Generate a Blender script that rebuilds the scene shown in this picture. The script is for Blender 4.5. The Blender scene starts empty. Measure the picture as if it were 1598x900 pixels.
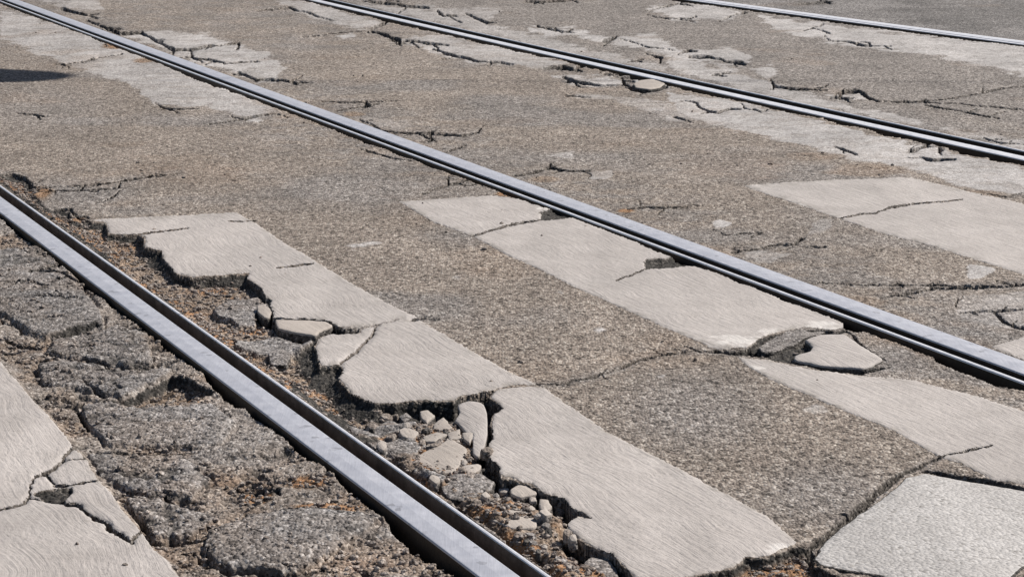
import bpy, math, random
import numpy as np
R = math.radians
rng = np.random.default_rng(7)
random.seed(7)
scene = bpy.context.scene
COL = scene.collection

# ------------------------------------------------------------------ camera, sky, sun
F0, YH, CAMH = 4000.0, 765.0, 1.22
PHI = math.atan(YH / F0)
cam = bpy.data.objects.new('camera', bpy.data.cameras.new('camera'))
COL.objects.link(cam)
cam.location = (0, 0, CAMH)
cam.rotation_euler = (math.pi / 2 - PHI, 0, 0)
cam.data.sensor_width = 36
cam.data.lens = F0 / 1598 * 36
cam.data.clip_start = 0.05
cam.data.clip_end = 2000
scene.camera = cam

SUN_AZ, SUN_EL = R(52), R(43)          # azimuth clockwise from +Y
SDIR = np.array([math.sin(SUN_AZ) * math.cos(SUN_EL), math.cos(SUN_AZ) * math.cos(SUN_EL), math.sin(SUN_EL)])
world = bpy.data.worlds.new('World'); scene.world = world
world.use_nodes = True
wn = world.node_tree
sky = wn.nodes.new('ShaderNodeTexSky')
sky.sky_type = 'NISHITA'; sky.sun_disc = False
sky.sun_elevation = SUN_EL; sky.sun_rotation = SUN_AZ
bg = wn.nodes['Background']; bg.inputs['Strength'].default_value = 0.05
wn.links.new(sky.outputs[0], bg.inputs['Color'])
sun = bpy.data.objects.new('sun', bpy.data.lights.new('sun', 'SUN'))
COL.objects.link(sun)
sun.data.energy = 4.8; sun.data.angle = R(0.53); sun.data.color = (1.0, 0.94, 0.86)
from mathutils import Vector
sun.rotation_euler = Vector(SDIR).to_track_quat('Z', 'Y').to_euler()
vs = scene.view_settings
vs.view_transform = 'Standard'; vs.look = 'None'; vs.gamma = 1; vs.exposure = 0.32
try: vs.use_curve_mapping = False
except Exception: pass

# ------------------------------------------------------------------ surveying helpers
cP, sP = math.cos(PHI), math.sin(PHI)
def ground(x, y, z=0.0):
    """point of the road plane (height z) seen at photo position x,y"""
    x = np.asarray(x, float) - 799; y = np.asarray(y, float) - 450
    t = (CAMH - z) / (F0 * sP + y * cP)
    return x * t, (F0 * cP - y * sP) * t
def survey(X, Y):
    """inverse of ground() for z = 0"""
    k = Y / CAMH
    y = (F0 * cP - k * F0 * sP) / (k * cP + sP)
    t = CAMH / (F0 * sP + y * cP)
    return X / t + 799, y + 450

def h2(ix, iy, seed):
    v = (ix.astype(np.int64) * 374761393 + iy.astype(np.int64) * 668265263 + seed * 1442695041) & 0xffffffff
    v = ((v ^ (v >> 13)) * 1274126177) & 0xffffffff
    v = ((v ^ (v >> 16)) * 2246822519) & 0xffffffff
    return ((v ^ (v >> 15)) & 0xffffff).astype(np.float32) / float(0xffffff)
def vnoise(X, Y, cell, seed=0):
    x = X / cell; y = Y / cell
    ix = np.floor(x); iy = np.floor(y); fx = x - ix; fy = y - iy
    fx = fx * fx * (3 - 2 * fx); fy = fy * fy * (3 - 2 * fy)
    a = h2(ix, iy, seed); b = h2(ix + 1, iy, seed); c = h2(ix, iy + 1, seed); d = h2(ix + 1, iy + 1, seed)
    return ((a * (1 - fx) + b * fx) * (1 - fy) + (c * (1 - fx) + d * fx) * fy) * 2 - 1
def fbm(X, Y, cell, seed=0, n=4, g=0.5):
    s = 0; a = 1; t = 0
    ca, sa = math.cos(0.7), math.sin(0.7)
    for i in range(n):
        s = s + a * vnoise(X, Y, cell, seed + i * 17); t += a; a *= g; cell *= 0.5
        X, Y = X * ca - Y * sa + 3.1, X * sa + Y * ca - 1.7
    return s / t
def worley(X, Y, cell, seed=0):
    x = X / cell; y = Y / cell
    ix = np.floor(x); iy = np.floor(y)
    f1 = np.full(x.shape, 9.0, np.float32); idv = np.zeros(x.shape, np.float32)
    for di in (-1, 0, 1):
        for dj in (-1, 0, 1):
            jx = ix + di; jy = iy + dj
            d = np.hypot(jx + h2(jx, jy, seed) - x, jy + h2(jx, jy, seed + 5) - y)
            m = d < f1
            f1 = np.where(m, d, f1); idv = np.where(m, h2(jx, jy, seed + 9), idv)
    return f1, idv
def sstep(a, b, x):
    t = np.clip((x - a) / (b - a), 0, 1); return t * t * (3 - 2 * t)

# ------------------------------------------------------------------ the survey grid of the road
def axis(lo, hi, step, far_lo, far_hi, g):
    a = list(np.arange(lo, hi + step, step))
    s = step; v = a[0]; left = []
    while v > far_lo: s *= g; v -= s; left.append(max(v, far_lo))
    s = step; v = a[-1]; right = []
    while v < far_hi: s *= g; v += s; right.append(min(v, far_hi))
    return np.array(left[::-1] + a + right)
ax = axis(-30, 1630, 1.6, -5200, 6800, 1.032)
ay = axis(-12, 915, 0.95, -285, 3600, 1.045)
ay = ay[::-1]                                   # near rows last -> faces point up
PX, PY = np.meshgrid(ax, ay)
X, Y = ground(PX, PY)
NY, NX = PX.shape
SX = (CAMH / (F0 * sP + (PY - 450) * cP))       # metres per photo unit across
SY = np.abs(np.gradient(Y, axis=0) / np.gradient(PY, axis=0))
# ragged outlines: lookup positions are warped by a few millimetres of noise
wx = 0.005 * fbm(X, Y, 0.030, 11, 3, 0.7) + 0.008 * vnoise(X, Y, 0.11, 12)
wy = 0.012 * fbm(X, Y, 0.035, 21, 3, 0.7) + 0.012 * vnoise(X, Y, 0.12, 22)
WX = PX + wx / SX; WY = PY + np.clip(wy / SY, -3.5, 3.5)
wxs = 0.0025 * fbm(X, Y, 0.03, 31, 2, 0.7); wys = 0.006 * fbm(X, Y, 0.03, 33, 2, 0.7)
PXs = PX + wxs / SX; PYs = PY + np.clip(wys / SY, -1.2, 1.2)
BIG = 1e3
def window(pts, pad):
    p = np.array(pts, float)
    j0, j1 = np.searchsorted(ax, [p[:, 0].min() - pad, p[:, 0].max() + pad])
    ys = ay[::-1]
    i0, i1 = np.searchsorted(ys, [p[:, 1].min() - pad, p[:, 1].max() + pad])
    return slice(NY - i1, NY - i0), slice(j0, j1)
def segdist(qx, qy, a, b):
    dx, dy = b[0] - a[0], b[1] - a[1]
    L = dx * dx + dy * dy + 1e-9
    t = np.clip(((qx - a[0]) * dx + (qy - a[1]) * dy) / L, 0, 1)
    return np.hypot(qx - a[0] - t * dx, qy - a[1] - t * dy), t
def inside(qx, qy, pts):
    r = np.zeros(qx.shape, bool); n = len(pts)
    for k in range(n):
        x1, y1 = pts[k]; x2, y2 = pts[(k + 1) % n]
        if y1 == y2: continue
        c = ((y1 > qy) != (y2 > qy)) & (qx < (x2 - x1) * (qy - y1) / (y2 - y1) + x1)
        r ^= c
    return r
def sdf(pts, pad=14, smooth=False):
    """signed distance (photo units, negative inside) of an outline, on a window of the grid"""
    w = window(pts, pad)
    qx, qy = (PXs[w], PYs[w]) if smooth else (WX[w], WY[w])
    d = np.full(qx.shape, BIG)
    n = len(pts)
    for k in range(n):
        e, _ = segdist(qx, qy, pts[k], pts[(k + 1) % n]); d = np.minimum(d, e)
    return w, np.where(inside(qx, qy, pts), -d, d)

# ------------------------------------------------------------------ rails: survey lines (lower and upper edge in the photo)
RAILS = {
 'A': dict(lo=[(0, 332), (750, 900)], zt=0.006),
 'B': dict(lo=[(-1, 1), (1598, 600)], zt=0.008),
 'C': dict(lo=[(478, -1), (800, 73.5), (1198, 162), (1598, 250)], zt=0.006),
 'D': dict(lo=[(1065, -1), (1200, 17.5), (1298, 30.5), (1398, 44), (1598, 70)], zt=0.008),
}
def rail_line(k):
    r = RAILS[k]
    p = np.array([ground(*q, z=r['zt']) for q in r['lo']])
    if k in 'AB':
        d = np.array([math.sin(R(-22.05)), math.cos(R(-22.05))])
        c = p.mean(0); n = np.array([d[1], -d[0]])
        return np.array([c + d * 26, c + d * 6, c, c - d * 4.5, c - d * 12])[::-1]
    p = p[np.argsort(p[:, 1])]
    # smooth quadratic through the points, straight beyond
    co = np.polyfit(p[:, 1], p[:, 0], 2 if len(p) > 3 else 1)
    ys = np.linspace(p[0, 1], p[-1, 1], 13)
    q = np.stack([np.polyval(co, ys), ys], 1)
    d0 = (q[1] - q[0]); d0 /= np.linalg.norm(d0); d1 = q[-1] - q[-2]; d1 /= np.linalg.norm(d1)
    return np.vstack([q[0] - d0 * 9, q, q[-1] + d1 * 16])
LINES = {k: rail_line(k) for k in RAILS}
# cross-sections: (part, u0, u1) across from the lower edge to the upper edge, metres
SECT = {
 'A': [('rail_head', 0, .063), ('groove', .063, .099), ('guard_lip', .099, .108)],
 'B': [('guard_lip', 0, .014), ('groove', .014, .048), ('rail_head', .048, .124)],
 'C': [('rail_head', 0, .058), ('groove', .058, .130), ('guard_lip', .130, .144)],
 'D': [('guard_lip', 0, .036), ('groove', .036, .050), ('rail_head', .050, .135)],
}
def rail_u(k, X, Y):
    """distance across the rail from its lower edge (metres, + to the far/right side)"""
    L = LINES[k]; best = np.full(X.shape, 1e9); out = np.zeros(X.shape)
    for a, b in zip(L[:-1], L[1:]):
        d, t = segdist(X, Y, a, b)
        dx, dy = b - a; ln = math.hypot(dx, dy)
        u = ((X - a[0]) * dy - (Y - a[1]) * dx) / ln
        m = d < best
        best = np.where(m, d, best); out = np.where(m, u, out)
    return out
RU = {k: rail_u(k, X, Y) for k in RAILS}
uA, uB, uC, uD = RU['A'], RU['B'], RU['C'], RU['D']

# ------------------------------------------------------------------ traced features
S1A = [(137,343),(215,340),(368,332),(400,350),(450,384),(500,412),(567,451),(612,475),(655,496),(617,498),(597,503),(575,507),(562,510),(527,509),(512,501),(482,497),(427,496),(425,485),(417,475),(420,467),(407,455),(400,447),(385,432),(390,425),(300,431),(272,425),(257,410),(250,392),(225,386),(227,372),(215,368),(170,366),(165,348)]
S1B = [(655,498),(675,510),(740,549),(800,585),(847,604),(800,603),(760,612),(722,620),(712,626),(650,626),(612,631),(580,630),(550,617),(540,605),(527,590),(536,577),(532,570),(500,571),(490,545),(497,530),(510,522),(562,519),(565,512),(587,508),(600,504),(625,498)]
S1C = [(800,606),(847,606),(890,634),(950,675),(1050,726),(1200,808),(1245,848),(1200,868),(1162,872),(1145,887),(1087,899),(1040,907),(992,903),(957,867),(922,852),(905,842),(886,825),(887,815),(895,808),(917,810),(886,792),(882,782),(862,775),(847,771),(830,757),(812,754),(800,747),(785,745),(775,730),(760,710),(767,675),(770,647),(782,637),(766,622),(772,611)]
S2A = [(622,315),(767,305),(800,309),(850,313),(862,321),(900,337),(935,347),(960,357),(995,375),(1042,391),(1060,399),(1110,413),(1198,453),(1273,481),(1305,496),(1317,503),(1318,509),(1300,513),(1255,510),(1200,521),(1165,541),(1130,544),(1105,541),(1100,537),(1065,524),(1000,495),(950,472),(900,448),(800,403),(735,369),(675,347)]
S2B = [(1150,556),(1198,561),(1228,568),(1273,576),(1348,585),(1423,592),(1498,612),(1598,640),(1720,672),(2100,800),(2100,960),(1720,780),(1598,754),(1548,747),(1500,722),(1463,711),(1395,673),(1310,639),(1253,612),(1200,591),(1169,573)]
S3  = [(1157,291),(1198,289),(1300,282),(1418,277),(1433,279),(1510,297),(1598,317),(1800,366),(2300,490),(2300,640),(1800,492),(1598,430),(1460,385),(1385,367),(1308,342),(1198,306)]
S0  = [(0,562),(32,600),(50,622),(75,648),(97,675),(115,700),(137,720),(152,750),(172,767),(192,797),(222,832),(240,860),(262,875),(277,900),(330,960),(420,1100),(-700,1100),(-700,560),(-300,420),(-120,440)]
S2C = [(1546,541),(1598,526),(1760,560),(1760,640),(1598,562),(1572,552)]
SLAB = [(1269,872),(1281,850),(1305,827),(1358,789),(1398,759),(1414,743),(1443,737),(1498,747),(1598,764),(1690,792),(1730,850),(1640,876),(1598,882),(1572,905),(1540,935),(1460,930),(1400,908),(1373,897),(1323,889),(1281,881)]
BED = [(-60,225),(0,270),(35,273),(42,285),(60,293),(52,303),(75,325),(112,330),(110,345),(137,345),(165,350),(170,367),(215,368),(227,373),(222,387),(250,393),(257,411),(272,426),(300,432),(390,426),(385,433),(400,448),(420,468),(417,476),(425,486),(427,497),(482,498),(512,502),(527,510),(562,511),(562,519),(510,523),(497,531),(490,546),(500,572),(532,571),(536,578),(527,591),(540,606),(550,618),(580,631),(612,632),(650,627),(712,627),(722,621),(760,613),(772,610),(766,622),(782,638),(770,648),(767,676),(760,711),(775,731),(785,746),(800,748),(812,755),(830,758),(847,772),(862,776),(882,783),(886,793),(917,809),(895,808),(887,816),(886,826),(905,843),(922,853),(957,868),(992,904),(1030,930),(1080,1000),(900,1000),(855,895),(0,288),(-60,246)]
HOLES = [ # outline, depth, edge width, dirt amount
 ([(1145,546),(1165,542),(1200,523),(1255,512),(1300,514),(1317,511),(1310,518),(1278,523),(1257,530),(1268,543),(1238,555),(1228,563),(1200,558),(1160,552)], .011, 2.5, .1),
 ([(845,332),(865,326),(885,332),(892,340),(872,343),(847,344)], .006, 2, 0),
 ([(1005,410),(1014,405),(1045,404),(1056,400),(1078,402),(1108,413),(1075,415),(1042,418),(1005,422)], .010, 2, 0),
 ([(1455,543),(1462,562),(1480,573),(1515,588),(1560,602),(1598,608),(1660,640),(1640,600)], .085, 3, .1),
 ([(1318,498),(1362,513),(1333,518),(1318,511)], .06, 2, 0),
 ([(1087,900),(1145,889),(1162,874),(1200,870),(1240,852),(1262,850),(1275,868),(1269,886),(1300,900),(1380,915),(1400,990),(1060,990)], .019, 3, 1.0),
 ([(150,613),(190,612),(215,602),(245,590),(270,580),(300,585),(335,605),(310,618),(240,632),(200,628)], .024, 4, .8),
 ([(55,772),(85,762),(112,760),(118,770),(105,785),(80,783)], .006, 2, 0),
 ([(365,745),(400,750),(437,752),(440,765),(405,763),(370,757)], .030, 6, .2),
 ([(80,515),(108,506),(150,500),(165,503),(120,513),(90,517)], .020, 3, .1),
 ([(860,104),(900,106),(905,112),(870,109)], .03, 2, .2),
 ([(1415,238),(1432,230),(1445,226),(1462,228),(1440,233),(1428,238)], .03, 2, .1),
 ([(1300,598),(1300,598.1),(1300.1,598)], .0, 2, 0),
]
C = lambda w, *p: (w, list(p))
CRACKS = [
 C(2.2,(836,603),(860,601),(885,598),(920,590),(945,583),(960,577),(1000,562),(1050,551),(1085,546),(1110,545)),
 C(4.5,(1110,545),(1150,548),(1172,543)), C(4,(1230,562),(1285,574),(1345,579),(1388,572)), C(2.4,(1320,516),(1345,540),(1382,562)),
 C(4.6,(1110,546),(1150,549),(1185,546),(1215,536),(1248,527),(1285,519),(1318,514)), C(4,(1232,556),(1262,550),(1268,541),(1256,532)),
 C(6,(1463,712),(1440,725),(1413,737),(1380,760),(1340,790),(1305,822)), C(11,(1400,748),(1360,778),(1305,824),(1260,856)),
 C(6.5,(1443,733),(1500,743),(1560,755),(1640,775)), C(2.4,(1455,718),(1475,708),(1500,702),(1545,694)),
 C(2,(60,293),(110,290),(170,286),(220,278),(285,270)), C(1.8,(50,300),(130,297),(185,293),(190,285)), C(1.6,(165,315),(185,297)),
 C(3,(0,273),(20,271),(38,275),(45,285),(60,293)), C(2.6,(85,328),(112,327),(120,340),(137,345)),
 C(3.2,(95,12),(110,17),(140,25)), C(4,(135,31),(160,42),(185,52),(220,52),(245,65),(270,78),(300,77),(330,72)),
 C(1.8,(300,92),(325,93),(350,100),(400,96)), C(3,(370,112),(385,117),(400,125)), C(1.6,(330,73),(375,67),(368,78)), C(2.6,(300,78),(300,88),(280,90)),
 C(1.8,(95,102),(130,98),(150,92),(190,85)), C(1.6,(240,162),(262,170),(310,170)), C(2.2,(325,194),(370,187),(400,182),(435,177)), C(2.2,(30,177),(55,180),(62,188)),
 C(3,(400,124),(440,124),(465,130)), C(2.4,(525,173),(560,167),(592,162)), C(1.5,(500,158),(540,160),(620,157)),
 C(2.8,(560,187),(600,205),(640,208),(680,208),(720,211),(745,206)), C(2.4,(655,222),(672,220)),
 C(4,(575,48),(590,40),(602,33)), C(3.6,(578,48),(600,54),(622,62),(625,70)), C(3.2,(612,70),(630,64),(650,65),(700,70)), C(2.6,(675,76),(700,84),(720,88),(740,95),(800,100)), C(1.4,(470,58),(520,52),(575,48)),
 C(2.8,(565,2),(600,6),(640,10),(670,13)), C(2.4,(680,17),(690,25),(712,25)), C(2.8,(728,21),(745,30),(762,37)), C(1.4,(400,18),(450,13),(520,32)),
 C(4.2,(940,64),(962,59)), C(1.5,(970,62),(1010,75),(1050,80)), C(3,(1058,85),(1078,79)), C(4,(1075,89),(1112,91)), C(4,(1130,97),(1165,101)), C(2.2,(980,98),(1005,94)), C(2.8,(1022,89),(1033,91),(1031,98)), C(2,(1110,118),(1137,115)), C(1.6,(835,40),(860,47),(895,52)),
 C(4,(850,107),(880,105),(907,111)), C(2.4,(878,121),(900,128),(935,134),(972,133)), C(4.6,(983,138),(1000,142),(1020,140),(1042,134)), C(4,(970,122),(978,134),(990,139)),
 C(3,(1085,163),(1105,173),(1120,175),(1140,170),(1158,170)), C(2,(1050,183),(1068,186)), C(1.8,(1175,170),(1190,175),(1200,172)),
 C(2.4,(1200,125),(1210,135),(1240,138),(1290,140)), C(4.4,(1295,152),(1310,150),(1315,143),(1340,142),(1355,152),(1372,158)), C(1.6,(1370,158),(1430,160),(1500,150),(1550,140),(1598,133)), C(1.7,(1440,165),(1500,175),(1560,185)), C(1.4,(1400,160),(1480,162),(1598,172)),
 C(1.6,(1005,18),(1040,10),(1060,5),(1100,-4)), C(1.6,(1010,24),(1045,31),(1078,31)), C(1.6,(1128,31),(1150,22),(1165,20)), C(2,(1253,49),(1285,38)), C(2,(1298,64),(1320,65),(1350,72),(1392,72)), C(3,(1245,8),(1275,5),(1300,3)), C(3,(820,2),(850,3),(900,0)),
 C(3.2,(1415,237),(1432,231),(1448,224)), C(3,(1438,245),(1455,250),(1470,249),(1490,248)), C(3.4,(1470,240),(1465,230)), C(2,(1598,298),(1570,305),(1540,301)), C(1.8,(1300,230),(1340,243)),
 C(3,(800,272),(840,268),(860,262),(885,265),(922,265)), C(1.7,(980,327),(1010,325),(1050,326),(1075,324)), C(3.6,(1140,393),(1165,391),(1180,389),(1197,383)), C(2.8,(1198,382),(1235,380),(1252,372)), C(2.2,(1253,386),(1290,386)), C(1.6,(1130,367),(1160,364),(1192,364)),
 C(1.8,(692,237),(725,226)), C(2,(655,303),(675,298),(700,290),(732,283)), C(1.5,(560,232),(600,243),(640,250)),
 C(2.6,(1370,463),(1410,458),(1450,450),(1520,448),(1598,442)), C(2.4,(1500,487),(1540,485),(1598,482)), C(3.8,(1553,486),(1568,500),(1598,512)), C(1.8,(1490,463),(1488,476)), C(2,(1255,440),(1340,443),(1430,445)), C(2,(1430,445),(1520,445),(1598,444)),
 C(3.4,(535,567),(560,550),(570,537),(586,520),(588,510)), C(1.3,(435,418),(485,411)), C(1.9,(215,368),(255,362),(290,357)), C(1.1,(355,348),(397,346)), C(3.2,(640,499),(655,497)), C(2,(655,497),(686,498)),
 C(2,(735,371),(770,361),(800,352),(815,350),(846,343)), C(2,(962,438),(985,430),(1005,421)), C(1.6,(1308,343),(1345,335),(1368,334),(1390,325),(1420,320),(1460,316),(1500,312)),
 C(3.4,(-60,803),(0,796),(40,785),(48,778)), C(1.8,(48,778),(47,752),(53,745)), C(3.6,(52,744),(75,738),(100,722)), C(4,(98,722),(115,704),(130,694)), C(2.8,(70,741),(85,754)), C(4,(84,757),(108,757)), C(2.4,(108,757),(130,756),(156,751)), C(1.5,(105,722),(140,718)),
 C(4,(46,776),(75,783),(125,791),(140,806),(165,815),(178,828)), C(4.6,(170,818),(185,832),(210,848)), C(2,(208,845),(228,832)),
 C(4,(3,485),(8,495),(27,503),(32,510)), C(4,(5,518),(28,530),(60,531)), C(2.2,(60,556),(95,550),(130,552),(160,562),(200,567),(245,563)), C(3,(112,618),(125,634),(130,640),(142,658)), C(2.2,(178,515),(205,510),(240,513)), C(2,(40,465),(80,461),(130,466)), C(1.8,(0,440),(40,436),(80,444)),
 C(2.2,(150,700),(230,698),(275,700)), C(3.6,(255,760),(280,779),(300,788),(330,795)), C(3,(212,803),(235,820)), C(1.8,(235,833),(280,832),(330,830)), C(4.4,(303,848),(318,866),(350,877),(400,881),(445,885),(478,880),(506,874)), C(2,(330,830),(345,812),(400,796)),
 C(1.8,(440,795),(480,790),(560,797)), C(2,(130,440),(95,425),(45,422)), C(3,(45,423),(70,418),(97,408)), C(2.6,(160,606),(140,596),(132,588)),
 C(1.6,(1535,215),(1560,222),(1598,224)), C(1.3,(880,150),(920,152)), C(1.5,(1235,470),(1300,466)),
]
PLATES = [ # slabs of old grey asphalt left standing in the worn strip: outline, height
 ([(-90,395),(60,380),(110,415),(140,460),(160,488),(160,510),(110,507),(75,516),(40,508),(10,482),(-40,470)], .012),
 ([(70,540),(85,522),(120,516),(180,502),(228,518),(240,560),(200,564),(160,560),(130,550),(98,548)], .010),
 ([(60,562),(100,553),(160,566),(200,572),(270,572),(262,582),(215,600),(190,610),(110,598),(70,590)], .013),
 ([(128,626),(180,618),(225,632),(330,625),(372,652),(350,690),(270,690),(160,688)], .010),
 ([(320,848),(330,822),(350,808),(400,795),(470,787),(560,795),(592,810),(560,832),(520,855),(480,875),(440,883),(395,878),(345,874)], .014),
 ([(200,770),(255,765),(285,783),(335,798),(300,826),(240,828),(215,800)], .007),
 ([(140,705),(200,703),(280,706),(330,740),(300,770),(200,760),(160,740)], .006),
]
BEDPL = [ # grey ledges in the bed between the first rail and the first stripe
 ([(327,475),(350,462),(400,455),(416,468),(415,477),(400,479),(400,500),(375,502),(360,490),(340,487)], .016),
 ([(365,520),(400,519),(432,517),(460,523),(492,528),(470,541),(440,545),(400,545),(372,536)], .013),
 ([(560,695),(600,680),(640,676),(660,690),(640,715),(700,742),(690,752),(650,730),(600,712)], .006),
 ([(540,660),(600,645),(640,640),(650,660),(600,672),(560,680)], .004),
]
GREY = [
 ([(918,514),(940,510),(950,516),(930,520)], .9), ([(1022,585),(1040,582),(1036,590)], .8), ([(1255,640),(1275,636),(1290,642),(1270,647)], .5), ([(700,430),(722,427),(716,434)], .7), ([(1010,168),(1040,164),(1030,173)], .8), ([(640,330),(655,328),(650,334)], .6), ([(860,455),(872,452),(880,458)], .5), ([(330,240),(360,236),(352,244)], .5),
 ([(1040,90),(1110,105),(1190,128),(1300,158),(1420,188),(1560,212),(1598,222),(1598,232),(1440,200),(1300,172),(1160,140),(1050,112)], .8),
 ([(560,10),(660,30),(760,52),(850,78),(950,100),(1040,115),(1040,105),(950,85),(860,60),(760,36),(640,12)], .6),
 ([(900,150),(960,150),(1040,160),(1100,185),(1060,190),(980,165)], .5), # pale cement-like repair zones
 ([(0,15),(60,30),(140,45),(230,90),(330,120),(430,170),(400,190),(330,165),(240,165),(200,125),(130,110),(60,85),(0,60)], .75),
 ([(190,55),(260,48),(330,55),(420,85),(445,105),(430,128),(380,118),(300,95),(240,70)], .8),
 ([(60,0),(150,0),(160,15),(110,12)], .6), ([(430,0),(480,2),(560,25),(600,35),(560,45),(480,25)], .7),
 ([(620,60),(700,55),(800,75),(900,105),(850,105),(760,100),(690,85)], .75),
 ([(820,42),(900,45),(960,60),(1020,55),(1060,78),(1140,75),(1175,90),(1160,104),(1110,95),(1060,90),(980,72),(900,58),(830,50)], .95),
 ([(650,8),(780,18),(760,40),(700,30)], .5), ([(1010,12),(1090,2),(1160,22),(1130,32),(1050,32)], .85),
 ([(1180,22),(1280,38),(1400,50),(1598,72),(1700,90),(1700,150),(1598,118),(1500,98),(1430,82),(1330,72),(1260,58),(1210,48)], 1.0),
 ([(860,118),(960,120),(980,133),(930,134),(890,128)], .8), ([(985,125),(1020,122),(1045,135),(1020,140),(1000,141)], .95),
 ([(1040,140),(1120,152),(1200,170),(1300,195),(1400,220),(1500,240),(1598,262),(1720,290),(1720,330),(1598,300),(1545,296),(1480,285),(1400,262),(1330,250),(1270,232),(1180,210),(1110,195),(1060,180)], .95),
 ([(1090,85),(1180,130),(1300,160),(1420,195),(1540,215),(1440,195),(1300,170),(1180,140)], .6),
 ([(800,82),(900,100),(880,104),(800,95)], .6), ([(560,178),(640,195),(620,205),(570,190)], .3),
 ([(915,268),(955,265),(950,278),(925,280)], .8), ([(850,240),(900,235),(890,245)], .5),
 ([(1503,425),(1510,413),(1528,412),(1548,421),(1530,432),(1515,434)], 1.25), ([(1112,349),(1125,346),(1137,349),(1130,354),(1116,354)], 1.2),
 ([(525,58),(548,52),(555,56),(535,62)], 1.1), ([(535,385),(590,378),(600,381),(548,390)], .7), ([(1250,372),(1280,345),(1298,345),(1290,355)], .5),
 ([(1560,455),(1598,450),(1660,480),(1598,480),(1530,478)], .55), ([(1180,395),(1240,398),(1200,412),(1150,402)], .6), ([(1490,460),(1598,452),(1598,510),(1500,500)], .35),
 ([(1175,112),(1200,104),(1215,112),(1195,125)], .9), ([(1290,148),(1340,144),(1350,155),(1310,158)], .7),
]

# ------------------------------------------------------------------ heights
H = 0.006 * fbm(X, Y, 0.9, 101, 3) + 0.002 * fbm(X, Y, 0.16, 102, 3)
H = H * sstep(60, 25, Y)
f1, gid = worley(X, Y, 0.012, 103)
grain = (0.5 - f1) * 0.0030 + (gid - .5) * 0.0016
GR = np.zeros_like(H); DIRT = np.zeros_like(H); BROK_SHADE = np.zeros_like(H); CEM = np.zeros_like(H)  # last but one mask: broken asphalt plus painted shade in recesses
ROUGH = np.ones_like(H)                         # grain amplitude
cut = np.zeros_like(H)                          # how far the old surface is missing

nearfade = sstep(0.0, 0.35, 1.0 - np.abs(uA + .35) / 1.6)
# worn strip on the near side of rail A
s0line = sdf(S0, 60)
strip = sstep(0.02, -0.03, uA)
wS0 = np.ones_like(H); w, d = s0line; wS0[w] = sstep(-2, 14, d); 
leftside = (uA < 0) & (~((PX > -700) & (PX < 420) & (PY > 420) & inside(PX, PY, S0)))
worn = strip * np.where(uA < 0, 1, 0) * wS0 * sstep(-2.2, -1.2, uA)
worn = np.where((uA < 0) & ~leftside, 0, worn)
lump = fbm(X, Y, 0.17, 201, 4, .42)
ridge = 1 - np.abs(fbm(X, Y, 0.10, 215, 3, .6)) * 2.4
H += worn * (-0.012 + 0.013 * lump - 0.012 * sstep(.62, 1, ridge) * sstep(-.2, .3, fbm(X, Y, .3, 216, 2)))
DIRT = np.maximum(DIRT, worn * sstep(0.10, -0.30, lump + .10 * fbm(X, Y, .03, 206, 2)) * .55)
BROK_SHADE = np.maximum(BROK_SHADE, worn * .8 * sstep(.70, 1, ridge) * sstep(-.1, .3, fbm(X, Y, .3, 216, 2)))
GR = np.maximum(GR, worn * (.25 + .4 * sstep(-.1, .4, fbm(X, Y, .3, 208, 3))))
ROUGH += worn * .35
for pts, hh in PLATES:
    w, d = sdf(pts, 16)
    m = sstep(1.5, -2.0, d); m2 = sstep(4, -22, d)
    H[w] = H[w] * (1 - .45 * m) + m * (hh * .15 + hh * .5 * m2)
    GR[w] = np.maximum(GR[w] * (1 - m), m * (.8 + .2 * vnoise(X[w], Y[w], .08, 209))); DIRT[w] *= 1 - .7 * m
    e = sstep(5, 0, np.abs(d - 3)) * (d > 0)
    H[w] -= .006 * e * (fbm(X[w], Y[w], .05, 207, 2) > -.1)

# the broken bed between rail A and the first stripe
w, d = sdf(BED, 20)
sl = 3 + 14 * sstep(-.1, .5, fbm(X[w], Y[w], .22, 220, 2))
sl = np.where((PX[w] > 455) & (PX[w] < 720) & (PY[w] > 520) & (PY[w] < 690), 26 + 10 * vnoise(X[w], Y[w], .08, 222), sl)
sl = np.where(PX[w] > 760, 5, sl); sl = np.where(PX[w] < 170, 6, sl)
m = sstep(0.5, -1, (d / sl) + .5); bedm = np.clip(-d / sl, 0, 1) * (d < 0)
bedz = -0.027 + 0.010 * fbm(X[w], Y[w], .09, 230, 4, .6)
bedz = np.where(PX[w] < 180, bedz * .55, bedz)
rub = sstep(560, 640, PX[w]) * sstep(630, 665, PY[w])
bedz = bedz + rub * (.015 * sstep(-6, -16, d) - .012 * sstep(-14, -5, d))
nearA = sstep(.20, .107, uA[w])
bedz = bedz + nearA * .016
rough_slope = np.where(bedm < .98, fbm(X[w], Y[w], .03, 231, 3, .6) * .006, 0)
first = np.where(PX[w] > 590, .75, .35)
bedz = bedz - .018 * sstep(600, 660, PX[w]) * sstep(-26, -12, d)
prof = np.where(d < 0, first * sstep(0, .10, bedm) + (1 - first) * bedm ** .9, 0)
H[w] = H[w] + (bedz + 0) * prof + rough_slope * (d < -1) * (bedm < .98)
cut[w] = np.maximum(cut[w], (d < 0) * 1.0)
DIRT[w] = np.maximum(DIRT[w], sstep(.55, 1, bedm) * (.55 + .6 * sstep(-.2, .4, fbm(X[w], Y[w], .07, 232, 3))) + nearA * bedm * .5)
BROK_SHADE[w] = np.maximum(BROK_SHADE[w], (d < 0) * sstep(1.0, .8, bedm))
ROUGH[w] += .4 * (d < 0)
deep = sstep(-22, -8, d)
bz_ = np.where((PX[w] > 590) & (PY[w] > 640), 1., 0.)
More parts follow.
